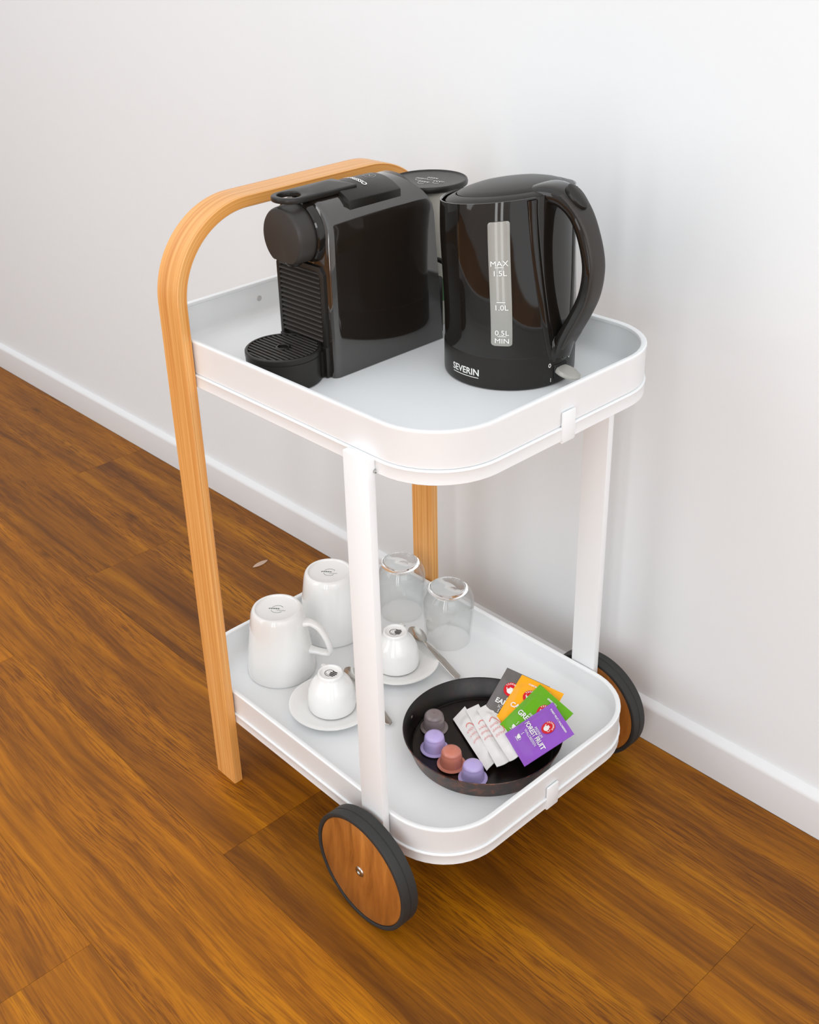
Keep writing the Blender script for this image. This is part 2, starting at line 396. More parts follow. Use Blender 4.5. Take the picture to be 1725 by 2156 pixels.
def make_frame(W, R, zb, zs):
    pr = [(0.0008, zb), (0.0, zb+0.0008), (0.0, zs-0.0030), (-0.0008, zs-0.0018), (-0.0004, zs-0.0004), (0.0008, zs), (0.0044, zs), (0.0044, zb)]
    return link('shelf_frame', loops_mesh('shelf_frame', [rr(i, LX-i, i, W-i, R-i, z) for i, z in pr], close=True), M['white'], trolley, True, 35)
WU, WL = 0.3775, 0.3835
make_tray(WU, 0.082, 0.6225, 0.6684, 0.6262); make_frame(WU, 0.082, 0.6097, 0.6262)
make_tray(WL, 0.084, 0.117, 0.1555, 0.1186); make_frame(WL, 0.084, 0.1020, 0.1186)
for zb, ya in ((0.6105, 0.1782), (0.1030, 0.1800)):
    me = box('clip', LX-0.0005, LX+0.0024, ya, ya+0.0205, zb-0.0012, zb+0.0325, 0.0009, 2)
    foot = box('clip', LX-0.012, LX+0.0015, ya, ya+0.0205, zb-0.0028, zb-0.0006, 0.0006, 1)
    link('clip', join(me, foot), M['white'], trolley, True)
# white metal legs
for y0, y1 in ((-0.0104, -0.0002), (0.3846, 0.3948)):
    link('leg', box('leg', 0.3966, 0.4345, y0, y1, 0.058, 0.6268, 0.0012, 2), M['white'], trolley)
link('spacer', join(*[box('s', 0.404, 0.427, WU-0.001, 0.385, z, z+0.012, 0.0006, 1) for z in (0.612,)]), M['white'], trolley)
link('spacer', join(*[box('s', 0.404, 0.427, WL-0.001, 0.385, z, z+0.012, 0.0006, 1) for z in (0.104,)]), M['white'], trolley)
link('screw', lathe('screw', [(0, 0), (0.0018, 0.0003), (0.0022, 0.0008), (0.0022, 0.003)], (0.4333, -0.0012, 0.6125), 14, 'X'), M['steel'], trolley)
# grey pads on the inside of the far end of the tray
for y in (0.1855,):
    link('pad', lathe('pad', [(0, 0.0055), (0.0032, 0.0055), (0.0038, 0.0050), (0.0038, 0.0040)], (0, y, 0.6445), 20, 'X'), M['bead'], trolley)
# bent wood handle frame
XA, XB, YO, T, HO, RO = 0.0804, 0.1229, -0.0144, 0.0138, 0.820, 0.110
YF = 0.3848+0.0144
Rm = RO-T/2; ym0, ym1, zm = YO+T/2, YF-T/2, HO-T/2; xm = (XA+XB)/2
path = []; nrm = []
def addp(y, z, ny, nz): path.append((xm, y, z)); nrm.append(Vector((0, ny, nz)))
for i in range(24): addp(ym0, 0.0+(zm-Rm)*i/24, -1, 0)
for i in range(25): a = pi-(pi/2)*i/24; addp(ym0+Rm+Rm*cos(a), zm-Rm+Rm*sin(a), cos(a), sin(a))
for i in range(1, 10): addp(ym0+Rm+(ym1-ym0-2*Rm)*i/10, zm, 0, 1)
for i in range(25): a = pi/2-(pi/2)*i/24; addp(ym1-Rm+Rm*cos(a), zm-Rm+Rm*sin(a), cos(a), sin(a))
for i in range(1, 25): addp(ym1, (zm-Rm)*(1-i/24), 1, 0)
hw, ht, bv = (XB-XA)/2, T/2, 0.0011
sec = [(-ht+bv, -hw), (ht-bv, -hw), (ht, -hw+bv), (ht, hw-bv), (ht-bv, hw), (-ht+bv, hw), (-ht, hw-bv), (-ht, -hw+bv)]
me = sweep('handle_frame', path, nrm, sec, uv=True)
hf = link('handle_frame', me, [M['veneer'], M['ply_edge']], trolley, True, 30); hf['label'] = 'bent laminated wooden handle and rear legs'
for p_ in me.polygons:
    if abs(p_.normal.x) > 0.8: p_.material_index = 1
for y, s in ((-0.0010, 1), (0.386, -1)):
    for z in (0.6195, 0.110):
        e = (0.001 if s > 0 else (WU if z > 0.3 else WL)-0.001)
        link('mounting_bolt', lathe('b', [(0, 0), (0.006, 0), (0.006, 1), (0, 1)], (xm, 0, z), 20, 'Y', fn=lambda x, y_, h, a=y, b=e: (x, y_, a+(b-a)*h)), M['white'], trolley)
# wheels
def wheel(yf, s):
    """yf = outer face, s = +1 if the body of the wheel runs towards +y"""
    w_ = thing('wheel', '', ''); del w_['label']; del w_['category']
    cx, cz, R = 0.4201, 0.0771, 0.0771
    w_.parent = trolley; w_.location = Vector((cx, yf, cz))-trolley.location
    prof = [(0.0716, 0.004), (0.0716, 0.0008), (0.0728, 0), (R-0.0020, 0), (R-0.0004, 0.0006), (R, 0.002), (R, 0.0112), (R-0.0009, 0.0118), (R-0.0009, 0.0126), (R, 0.0132),
            (R, 0.0222), (R-0.0004, 0.0238), (R-0.002, 0.0245), (0.0728, 0.0245), (0.0716, 0.0237), (0.0716, 0.0205)]
    link('tire', lathe('tire', [(r_, h*s) for r_, h in prof], (cx, yf, cz), 96, 'Y', close=True), M['rubber'], w_)
    dp = [(0, 0.0012), (0.0700, 0.0012), (0.0712, 0.002), (0.0716, 0.003), (0.0716, 0.0215), (0.0712, 0.0225), (0.07, 0.0233), (0, 0.0233)]
    link('wood_disc', lathe('wood_disc', [(r_, h*s) for r_, h in dp], (cx, yf, cz), 96, 'Y'), M['teak'], w_)
    hp = [(0, 0.0004), (0.0022, 0.0004), (0.0026, -0.0006), (0.0032, -0.0008), (0.0058, -0.0004), (0.0068, 0.0004), (0.0070, 0.0014)]
    link('hub_bolt', lathe('hub_bolt', [(r_, h*s) for r_, h in hp], (cx, yf, cz), 32, 'Y'), M['steel'], w_)
    return w_
wheel(-0.0396, 1); wheel(0.3848+0.0396, -1)
link('axle', lathe('axle', [(0, -0.0165), (0.0045, -0.0165), (0.0045, 0.4012), (0, 0.4012)], (0.4201, 0, 0.0771), 24, 'Y'), M['steel'], trolley)

# ------------------------------------------------------------------ the kettle
ZU, ZL = 0.6228, 0.1173
KX, KY = 0.3687, 0.2732
ZK = ZU+0.0005
kettle = thing('electric_kettle', 'gloss black kettle with grey water gauge, right of the coffee machine', 'kettle', (KX, KY, ZU))
def shear(x, y, z):
    """the rim climbs towards the handle and falls towards the spout"""
    h = z-0.675
    if h > 0:
        k = min(1, h/0.145); k = k*k*(3-2*k)
        # the wall bulges to a pouring lip on the side away from the handle
        a = math.atan2(y, x); lip = max(0.0, -cos(a))**10
        s = 1+0.06*k*lip
        x, y = x*s-0.007*k, y*s
        z += k*0.14*x
    return (x, y, z)
Zk = ZK
bp_ = [(0, Zk+0.0015), (0.070, Zk+0.0015), (0.0725, Zk), (0.0738, Zk+0.001), (0.0742, Zk+0.004), (0.0742, Zk+0.012), (0.0744, Zk+0.045), *[(0.0744, Zk+0.055+0.01*i) for i in range(12)], (0.0743, Zk+0.175), (0.0741, Zk+0.185), (0.0739, Zk+0.195), (0.0735, 0.8270), (0.0734, 0.8283), (0.0722, 0.8285), (0.0710, 0.8270), (0.0700, 0.815), (0.055, 0.808), (0, 0.808)]
link('body', lathe('body', bp_, (KX, KY, 0), 128, fn=shear), M['glossblack'], kettle, True, 30)
# satin base band
bb = [(0.0743, Zk+0.0006), (0.0749, Zk+0.002), (0.0751, Zk+0.006), (0.0751, Zk+0.0355), (0.0749, Zk+0.0375), (0.0743, Zk+0.038)]
link('base_band', lathe('base_band', bb, (KX, KY, 0), 128), M['semiblack'], kettle)
def tilt(x, y, z, cx=0.0045):
    return (x+cx, y, z+0.14*(x+cx))
rg = [(0.073, 0.8160), (0.0732, 0.8276), (0.0715, 0.8294), (0.068, 0.8310), (0.064, 0.8325), (0.0615, 0.8327), (0.0605, 0.8307), (0.058, 0.8307), (0.058, 0.812)]
def ringfn(x, y, z):
    a = math.atan2(y, x); s = 1-0.11*max(0.0, -cos(a))**4 
    return tilt(x*s*0.962, y*s*0.962, z, -0.0055)
link('lid_collar', lathe('lid_collar', rg, (KX, KY, 0), 96, close=True, fn=ringfn), M['semiblack'], kettle)
ld = [(0, 0.8120), (0.056, 0.8130), (0.0600, 0.8307), (0.0600, 0.8325), (0.0585, 0.8339), (0.052, 0.8363), (0.040, 0.8392), (0.026, 0.8410), (0.012, 0.8418), (0, 0.8420)]
link('lid', lathe('lid', ld, (KX, KY, 0), 96, fn=lambda x, y, z: tilt(x*0.96, y*0.96, z, -0.0035)), M['semiblack'], kettle)
# handle: radial plane y = KY, rho along +x
hp = [(0.034, 0.8290), (0.053, 0.8352), (0.073, 0.8335), (0.0895, 0.8210), (0.1025, 0.8010), (0.1110, 0.7760), (0.1125, 0.7560), (0.1085, 0.7330), (0.0985, 0.7100), (0.0875, 0.6900), (0.0785, 0.6730), (0.0735, 0.6600)]
hpth = smooth_path([(KX+a, KY, b) for a, b in hp], 8)
hn = []
for i in range(len(hpth)):
    t = (hpth[min(i+1, len(hpth)-1)]-hpth[max(i-1, 0)]).normalized(); hn.append(Vector((-t.z, 0, t.x)) if True else None)
def hs(t):
    a = 1.0+0.40*max(0, 1-t/0.26)+0.25*max(0, (t-0.8)/0.2); b = 1.0+1.35*max(0, 1-t/0.30)**1.2-0.05*max(0, (t-0.75)/0.25)
    return (a, b)
link('handle', sweep('handle', hpth, hn, oval(0.0085, 0.0125, 28, 0.72), scale=hs), M['glossblack'], kettle, True, 50)
# rubber back on the handle (outer side)
gp = [p_+n_*(-0.0062 if n_.x < 0 else 0.0062) for p_, n_ in zip(hpth, hn)]
i0, i1 = int(len(gp)*0.20), int(len(gp)*0.93)
hn2 = [n_ if n_.x >= 0 else -n_ for n_ in hn]
gp = [p_+n_*0.0058*hs(i/(len(hpth)-1))[0]**1.4 for i, (p_, n_) in enumerate(zip(hpth, hn2))]
link('handle_grip', sweep('handle_grip', gp[i0:i1], hn2[i0:i1], oval(0.0034, 0.0118, 24, 0.7), scale=lambda t: (0.45+0.55*min(1, 6*t, 8*(1-t)), 1.0+0.45*max(0, 1-t/0.25)**1.2)), M['matblack'], kettle, True, 50)
# thumb latch of the lid
me = lathe('lid_latch', [(0, -0.004), (0.010, -0.004), (0.0112, 0), (0.0108, 0.0035), (0.009, 0.005), (0, 0.006)], (0, 0, 0), 32, fn=lambda x, y, z: (x*1.45, y*0.85, z))
me.transform(Matrix.Translation((KX+0.0870, KY, 0.8345)) @ Matrix.Rotation(radians(42), 4, 'Y'))
link('lid_latch', me, M['semiblack'], kettle)
def kcyl(off, r_=0.0744, az0=0.0, z0=0.0):
    return lambda u, v_: (KX+(r_+off)*cos(radians(az0)+u/r_), KY+(r_+off)*sin(radians(az0)+u/r_), z0+v_)
# the V-shaped handle strap that lies on the body
def ktop(off):
    def g(u, v_):
        z = v_; x, y, z2 = shear((0.0744+off)*cos(radians(u)), (0.0744+off)*sin(radians(u)), z); return (KX+x, KY+y, z2)
    return g
vv, ff = [], []; K = 24
for side in (-1, 1):
    g0, g1 = ktop(0.0003), ktop(0.0014); base = len(vv)
    for i in range(K+1):
        t = i/K; z = 0.826-(0.826-0.655)*t
        ao = 32.5-10*t-9*t**3; ai = 24-11*t-6*t**3
        vv += [g0(side*ao, z), g1(side*(ao-1.2), z), g1(side*(ai+1.2), z), g0(side*ai, z)]
    for i in range(K):
        for j in range(3): a = base+i*4+j; ff.append((a, a+1, a+5, a+4))
me = bpy.data.meshes.new('h'); me.from_pydata(vv, [], ff)
bm = bmesh.new(); bm.from_mesh(me); bmesh.ops.recalc_face_normals(bm, faces=bm.faces); bm.to_mesh(me); bm.free()
link('handle_strap', me, M['glossblack'], kettle, True, 60)
# lower handle root
me = lathe('handle_root', [(0, 0), (0.011, 0.001), (0.014, 0.008), (0.0135, 0.020), (0.009, 0.030), (0, 0.033)], (KX+0.0715, KY, 0.6505), 28, fn=lambda x, y, z: (x*0.62, y*1.15, z))
link('handle_root', me, M['glossblack'], kettle)
# water gauge: curved raised strip
def gauge():
    A0, A1, z0, z1, r0_, th_ = -64.5, -46.5, 0.6765, 0.8085, 0.0743, 0.0011
    vs, fs = [], []; nu = 12; cz, hw = 0.0032, 0.0117; dz = z1-z0
    ee = [0, 0.00008, 0.0003, 0.0007, 0.0013, 0.0021, 0.0032]
    vl = [e/dz for e in ee]+[(0.0032+(dz-0.0064)*q/34)/dz for q in range(1, 34)]+[1-e/dz for e in ee[::-1]]; nv = len(vl)-1
    def P_(u, v_, off):
        e = min(v_*dz, (1-v_)*dz); k = 1 if e >= cz else 1-(cz-sqrt(max(0, cz*cz-(cz-e)**2)))/hw
        return ktop(off)((A0+A1)/2+(u-0.5)*(A1-A0)*k, z0+dz*v_)
    for j in range(nv+1):
        for i in range(nu+1):
            ed = (i in (0, nu) or j in (0, nv)); vs.append(P_(i/nu, vl[j], 0.0002 if ed else th_))
    for j in range(nv):
        for i in range(nu): a = j*(nu+1)+i; fs.append((a, a+1, a+nu+2, a+nu+1))
    return pyd('g', vs, fs)
gz = link('water_gauge', gauge(), M['gauge'], kettle); gz['label'] = 'grey translucent water gauge'
def gt(txt, z, size=0.0088, under=0):
    az = -55.5+1.0*(0.5-(z-0.6765)/0.132)
    fn = lambda u, v_: ktop(0.0019)(az+math.degrees(u/0.0744), z+v_)
    ms = [text(txt, size, fn, sx=1.12)]
    if under: ms.append(strip([(-0.0046+0.0092*i/6, under) for i in range(7)], 0.0007, fn))
    return join(*ms)
for txt, z, un in (('MAX', 0.7625, -0.0012), ('1.5L', 0.7525, 0), ('1.0L', 0.7165, 0.0083), ('0.5L', 0.6890, -0.0012), ('MIN', 0.6800, 0)):
    o = link('gauge_mark', gt(txt, z, 0.0080, un), M['print_white'], kettle, False)
fn = lambda u, v_: kcyl(0.00095)(u+radians(-90)*0.0744, 0.6375+v_)
lg = join(text('SEVERIN', 0.0108, fn, bold=0.00022, sx=1.0), strip([(-0.0188+0.0376*i/16, -0.0026) for i in range(17)], 0.0008, fn))
link('printed_word', lg, M['print_white'], kettle, False)
fn = lambda u, v_: kcyl(0.00095)(u, v_)
for me in (strip(arc2(radians(-12.5)*0.0744, 0.6480, 0.0014, 0.0021, 0, 348, 14), 0.0009, fn, True), strip(arc2(radians(13)*0.0744, 0.6505, 0.0014, 0.0021, 0, 348, 14), 0.0008, fn, True),
     strip([(radians(-11)*0.0744, 0.6280), (radians(-11)*0.0744, 0.6325)], 0.0008, fn)):
    link('switch_mark', me, M['print_white'], kettle, False)
# switch: dark slot and grey paddle
link('switch_slot', join(*[box('x', KX+0.066, KX+0.0764, KY-0.0105, KY+0.0105, 0.6300, 0.6470, 0.001, 1)]), M['slotblack'], kettle)
me = lathe('switch_paddle', [(0, -0.0026), (0.0100, -0.0024), (0.0125, -0.0008), (0.0125, 0.0008), (0.0105, 0.0026), (0.007, 0.0030), (0, 0.0022)], (0, 0, 0), 40, fn=lambda x, y, z: (x*1.35, y*0.92, z*(1.25-x*22)))
me.transform(Matrix.Translation((KX+0.0850, KY, 0.6382)) @ Matrix.Rotation(radians(10), 4, 'Y'))
o = link('switch_paddle', me, M['switch'], kettle); o['label'] = 'pale grey power switch paddle'

# ------------------------------------------------------------------ the coffee machine
MX0, MX1, MYF = 0.1545, 0.2500, 0.1085
mxc = (MX0+MX1)/2
machine = thing('coffee_machine', 'compact black capsule coffee machine with round head and drip tray on the upper tray', 'coffee machine', (mxc, 0.19, ZU))
def arch(inset, dz=0.0, n=16, zb=ZU+0.0005):
    """upright outline with a rounded top, seen from the front"""
    hwd = (MX1-MX0)/2-inset; zt = 0.8300-inset; rz = 0.046; pts = []
    flare = 0.0
    pts.append((mxc-hwd, zb)); 
    for i in range(1, 9): pts.append((mxc-hwd+0.0015*i/8, zb+(zt-rz-zb)*i/8))
    hw2 = hwd-0.0015
    for i in range(1, n):
        a = pi-pi*i/n; c, s = cos(a), sin(a); e = 0.88
        pts.append((mxc+hw2*math.copysign(abs(c)**e, c), zt-rz+rz*abs(s)**e))
    for i in range(8, 0, -1): pts.append((mxc+hwd-0.0015*i/8, zb+(zt-rz-zb)*i/8))
    pts.append((mxc+hwd, zb)); return pts
def hull():
    st = [(0.0052, 0.0), (0.0034, 0.0008), (0.0012, 0.0028), (0.0, 0.0070), (0.0, 0.012)]+[(0.0, 0.012+0.130*i/8) for i in range(1, 9)]
    lp = []
    def back(z):
        yb = 0.2865-0.0145*(z-ZU)/0.19; 
        if z > 0.785: yb -= 0.030*((z-0.785)/0.045)**2
        return yb
    for ins, dy in st: lp.append([(x, MYF+dy, z) for x, z in arch(ins)])
    y_mid = MYF+0.142
    for t in (0.35, 0.65, 0.85, 0.94): lp.append([(x, y_mid+(back(z)-y_mid)*t, z) for x, z in arch(0)])
    lp.append([(x, back(z)-0.0012, z) for x, z in arch(0.0012)]); lp.append([(x, back(z), z) for x, z in arch(0.0045)])
    return loops_mesh('hull', lp, cap0=True, cap1=True)
link('hull', hull(), M['machine_gloss'], machine, True, 28)
# front panel with slats, framed
fx0, fx1 = 0.1590, 0.2385
def plate(ins, y):
    return [(x, y, z) for x, z in [(fx0+ins, 0.6600), (fx1-ins, 0.6600), (fx1-ins, 0.7440-ins), (fx1-0.006-ins, 0.7520-ins), (fx0+0.006+ins, 0.7520-ins), (fx0+ins, 0.7440-ins)]]
link('front_panel', loops_mesh('fp', [plate(-0.0025, MYF+0.003), plate(-0.0025, MYF-0.0036), plate(0, MYF-0.0042), plate(0.0028, MYF-0.0042), plate(0.0034, MYF-0.0034), plate(0.0034, MYF-0.0004)], cap0=True, cap1=True), M['semiblack'], machine, True, 30)
zs0 = 0.6655
for k in range(15):
    z = zs0+k*0.00575
    me = pyd('slat', [(x, y, zz) for x in (fx0+0.0036, fx1-0.0036) for y, zz in ((MYF-0.0042, z), (MYF-0.0048, z+0.0010), (MYF-0.0042, z+0.0020), (MYF-0.0006, z+0.0042), (MYF-0.0006, z+0.0008))],
             [(0, 1, 2, 3, 4), (9, 8, 7, 6, 5)]+[(i, (i+1) % 5, 5+(i+1) % 5, 5+i) for i in range(5)])
    link('vent_slat', me, M['matblack'], machine, False)
# chin below the slats
link('front_base', box('fb', fx0-0.002, fx1+0.003, MYF-0.006, MYF+0.004, ZU+0.0004, 0.6605, 0.0012, 2), M['semiblack'], machine)
# drip tray drum with ribbed grid
DX, DY, DR, DZ = 0.2035, 0.0700, 0.0445, 0.6625
tray_d = link('drip_tray', lathe('dt', [(0, ZU+0.0002), (DR-0.002, ZU+0.0002), (DR-0.0006, ZU+0.0015), (DR-0.0004, DZ-0.0075), (DR-0.0010, DZ-0.0070), (DR-0.0010, DZ-0.0064), (DR, DZ-0.0060), (DR, DZ-0.0012), (DR-0.0012, DZ), (DR-0.0030, DZ), (DR-0.0036, DZ-0.0006), (DR-0.0036, DZ-0.0030), (0, DZ-0.0030)], (DX, DY, 0), 96), M['semiblack'], machine, True, 30)
k = 0; yy = -DR+0.0075
while yy < DR-0.006:
    h = sqrt((DR-0.0040)**2-yy**2)
    segs = [(-h, h)]
    if abs(yy) < 0.0082:
        q = sqrt(0.0086**2-yy**2) if abs(yy) < 0.0086 else 0; segs = [(-h, -q), (q, h)]
    ms = [box('r', DX+a, DX+b, DY+yy-0.0013, DY+yy+0.0013, DZ-0.0031, DZ-0.0001, 0.0005, 1) for a, b in segs if b-a > 0.002]
    link('grid_rib', join(*ms), M['matblack'], machine); yy += 0.0056
link('drain_ring', lathe('dr', [(0.0060, DZ-0.0030), (0.0060, DZ+0.0002), (0.0066, DZ+0.0008), (0.0078, DZ+0.0006), (0.0086, DZ-0.0002), (0.0086, DZ-0.003)], (DX, DY, 0), 36), M['semiblack'], machine)
link('grid_well', lathe('gw', [(0, DZ-0.0028), (DR-0.0040, DZ-0.0028)], (DX, DY, 0), 64), M['slotblack'], machine)
link('drain_hole', lathe('dh', [(0, DZ-0.0026), (0.0060, DZ-0.0026)], (DX, DY, 0), 32), M['slotblack'], machine)
link('tray_bridge', box('tb', fx0+0.002, fx1-0.002, DY+0.018, MYF-0.004, ZU+0.0004, DZ-0.0065, 0.001, 1), M['semiblack'], machine)
# round brew head with a flattened underside
def headfn(x, y, h):
    y2 = max(y, -0.0270); return (x, y2, h)
HX, HZ = 0.2045, 0.7890
hd = [(0, 0.0775), (0.0290, 0.0775), (0.0318, 0.0782), (0.0332, 0.0800), (0.0338, 0.0830), (0.0352, 0.1040), (0.0352, 0.1085)]
link('brew_head', lathe('bh', hd, (HX, 0, HZ), 72, 'Y', fn=headfn), M['matblack'], machine, True, 30)
cr = [(0.0355, 0.1000), (0.0378, 0.0995), (0.0392, 0.1010), (0.0396, 0.1090)]
link('head_collar', lathe('hc', cr, (HX, 0, HZ), 72, 'Y', fn=lambda x, y, h: (x, max(y, -0.0275), h)), M['glossblack'], machine, True, 30)
link('outlet', lathe('out', [(0, 0.7545), (0.008, 0.7545), (0.010, 0.757), (0.010, 0.766)], (HX, 0.094, 0), 24), M['semiblack'], machine)
# lever block and lever
def wedge(x0, x1, y0, y1, zl0, zt0, zt1, crown, n=12, name='w'):
    lp = []
    for y, zt in ((y0, zt0), (y1, zt1)):
        l = [(x0, y, zl0)]
        for i in range(n+1):
            t = i/n; l.append((x0+(x1-x0)*t, y, zt+crown*(1-(2*t-1)**2)))
        l.append((x1, y, zl0)); lp.append(l)
    me = loops_mesh(name, lp, cap0=True, cap1=True); return me
def bevel_me(me, off, ang=30, seg=2):
    bm = bmesh.new(); bm.from_mesh(me)
    ed = [e for e in bm.edges if len(e.link_faces) == 2 and e.calc_face_angle(0) > radians(ang)]
    bmesh.ops.bevel(bm, geom=ed, offset=off, segments=seg, affect='EDGES', profile=0.5); bm.to_mesh(me); bm.free(); return me
LB0, LB1, LBY0, LBY1 = 0.1660, 0.2415, 0.1480, 0.2270
link('lever_block', bevel_me(wedge(LB0, LB1, LBY0, LBY1, 0.8000, 0.8225, 0.8205, 0.0120), 0.0010), M['semiblack'], machine)
def lever():
    """paddle with a ring at its tip, slightly crowned"""
    outer, inner = [], []; xc = HX-0.001; hw_, yt, yb, r_ = 0.0215, 0.0740, 0.1750, 0.0215
    n = 20
    for i in range(n+1): a = pi+pi*i/n; outer.append((xc+r_*cos(a), yt+r_+r_*sin(a)*1.0))
    outer += [(xc+hw_, yt+0.05), (xc+hw_+0.0006, yb), (xc-hw_-0.0006, yb), (xc-hw_, yt+0.05)]
    inner = [(xc+0.0145*cos(2*pi*i/28), yt+0.0195+0.0125*sin(2*pi*i/28)) for i in range(28)]
    bm = bmesh.new()
    def zt(x, y): return 0.8335-0.0022*(y < 0)+0.0045*(1-((x-xc)/0.021)**2)*min(1, max(0.15, (y-yt-0.02)/0.05))
    vo = [bm.verts.new((x, y, 0)) for x, y in outer]; vi = [bm.verts.new((x, y, 0)) for x, y in inner]
    eo = [bm.edges.new((vo[i], vo[(i+1) % len(vo)])) for i in range(len(vo))]; ei = [bm.edges.new((vi[i], vi[(i+1) % len(vi)])) for i in range(len(vi))]
    bmesh.ops.triangle_fill(bm, use_beauty=True, edges=eo+ei)
    bmesh.ops.subdivide_edges(bm, edges=[e for e in bm.edges if len(e.link_faces) == 2], cuts=1)
    bmesh.ops.triangulate(bm, faces=bm.faces)
    ex = bmesh.ops.extrude_face_region(bm, geom=list(bm.faces)); top = [g for g in ex['geom'] if isinstance(g, bmesh.types.BMVert)]
    ts = set(top)
    for v_ in bm.verts:
        z = zt(v_.co.x, v_.co.y); v_.co.z = z if v_ in ts else z-0.0062
    bmesh.ops.recalc_face_normals(bm, faces=bm.faces)
    ed = [e for e in bm.edges if len(e.link_faces) == 2 and e.calc_face_angle(0) > radians(50)]
    bmesh.ops.bevel(bm, geom=ed, offset=0.0016, segments=3, affect='EDGES', profile=0.5)
    me = bpy.data.meshes.new('lever'); bm.to_mesh(me); bm.free(); return me
link('lever', lever(), M['semiblack'], machine, True, 30)
def toplab(x, y):
    t = (x-LB0)/(LB1-LB0); zt = 0.8225+(0.8205-0.8225)*(y-LBY0)/(LBY1-LBY0); return (x, y, zt+0.0120*(1-(2*t-1)**2)+0.0004)
link('printed_word', text('NESPRESSO', 0.0088, lambda u, v_: toplab(mxc+0.0015+u, 0.1850+v_), bold=0.00025, sx=0.98), M['print_white'], machine, False)
bd = join(strip(arc2(mxc+0.004, 0.2105, 0.0072, 0.0072, 0, 350, 26), 0.0006, toplab, True), text('N', 0.0085, lambda u, v_: toplab(mxc+0.004+u, 0.2078+v_), sx=1.1))
link('printed_emblem', bd, M['print_grey'], machine, False)
# water tank seam at the back, a slightly prouder ledge
link('tank_ledge', box('tl', MX0+0.006, MX1-0.006, 0.272, 0.2925, ZU+0.004, 0.700, 0.003, 2), M['semiblack'], machine)

# ------------------------------------------------------------------ canister behind the machine
CX, CY = 0.1850, 0.3270
can = thing('drinks_canister', 'tall cream canister with a round black patterned lid, half hidden behind the coffee machine', 'canister', (CX, CY, ZU))
link('body', lathe('cb', [(0, ZU+0.0002), (0.0310, ZU+0.0002), (0.0322, ZU+0.002), (0.0345, 0.78), (0.0352, 0.796), (0.0340, 0.7985), (0, 0.7985)], (CX, CY, 0), 64), M['cream'], can)
link('lid', lathe('cl', [(0, 0.7960), (0.0465, 0.7960), (0.0487, 0.7975), (0.0492, 0.8005), (0.0482, 0.8035), (0.0470, 0.8042), (0.0455, 0.8028), (0.0440, 0.8025), (0, 0.8025)], (CX, CY, 0), 80), M['semiblack'], can, True, 30)
f_ = lambda u, v_: (CX+u, CY+v_, 0.8029)
fr_ = lambda u, v_: (CX+0.02+u*cos(-0.55)-v_*sin(-0.55), CY-0.006+u*sin(-0.55)+v_*cos(-0.55), 0.8030)
def rot2(a, ox, oy): return lambda u, v_: (CX+ox+u*cos(a)-v_*sin(a), CY+oy+u*sin(a)+v_*cos(a), 0.8030)
ms = []
for a, ox, oy in ((0.2, 0.004, -0.012), (0.2, 0.0, 0.008), (0.2, 0.018, 0.0), (0.2, -0.010, -0.002)):
    g = rot2(a, ox, oy); ms += [strip(scribble(-0.008, 0.008, 0.0, 0.006, 4, ox*50), 0.0006, g), strip(arc2(0.0, -0.006, 0.004, 0.003, 180, 360, 8), 0.0007, g)]
link('lid_drawing', join(*ms), M['print_white'], can, False)
def cyl2(off, az, z): return lambda u, v_: (CX+(0.0325+off)*cos(radians(az)+u/0.0325), CY+(0.0325+off)*sin(radians(az)+u/0.0325), z+v_)
g = cyl2(0.0010, -40, 0.655)
vs = [g(-0.018+0.036*i/12, j) for j in (0, 0.030) for i in range(13)]
link('green_label', pyd('gl', vs, [(i, i+1, i+14, i+13) for i in range(12)]), mat('green_label_print', srgb(80, 140, 85), 0.4), can)
# cord of the coffee machine
crd = smooth_path([(0.200, 0.2900, 0.690), (0.215, 0.302, 0.712), (0.236, 0.306, 0.708), (0.248, 0.303, 0.680), (0.252, 0.306, 0.650), (0.250, 0.318, 0.630), (0.238, 0.337, 0.6262), (0.225, 0.352, 0.6262), (0.190, 0.3655, 0.6285)], 8)
link('power_cord', sweep('pc', crd, Vector((0.1, 0.2, 1)), oval(0.0031, 0.0031, 12)), M['matblack'], machine, True, 60)

# ------------------------------------------------------------------ mugs (upside down)
def mug_prof(r0_, r1_, h, th_=0.0042, foot=0.0048):
    # z up from the mouth (0) to the foot (h); closed profile outside then inside
    out = [(r0_-th_*0.5, 0), (r0_-0.0006, 0.0008), (r0_, 0.0025)]
    for i in range(1, 9):
        t = i/9; out.append((r0_+(r1_+0.0035-r0_)*t**1.15, 0.0025+(h-0.016)*t))
    out += [(r1_+0.0030, h-0.009), (r1_+0.0012, h-0.0035), (r1_-0.0006, h-0.0008), (r1_-0.0022, h), (r1_-0.0040, h-0.0004), (r1_-foot, h-0.0022), (r1_-foot-0.003, h-0.0032), (0, h-0.0034)]
    inn = [(r1_-th_+0.001, h-0.012), (r1_-th_+0.003, h-0.020), (r0_-th_-0.0006, 0.006), (r0_-th_, 0.001)]
    return out, [(0, h-0.0085)]+[(r1_-0.006, h-0.0088)]+inn+[(r0_-th_*0.5, 0)]
def china_body(name, x, y, z, r0_, r1_, h, parent, th_=0.0042, foot=0.0048):
    a, b = mug_prof(r0_, r1_, h, th_, foot)
    me = join(lathe('a', a, (x, y, z), 72), lathe('b', b, (x, y, z), 72))
    bm = bmesh.new(); bm.from_mesh(me); bmesh.ops.remove_doubles(bm, verts=bm.verts, dist=1e-5); bmesh.ops.recalc_face_normals(bm, faces=bm.faces); bm.to_mesh(me); bm.free()
    return link(name, me, M['china'], parent, True, 45)
MUGR, MUGF, MUGH = 0.0500, 0.0352, 0.1060
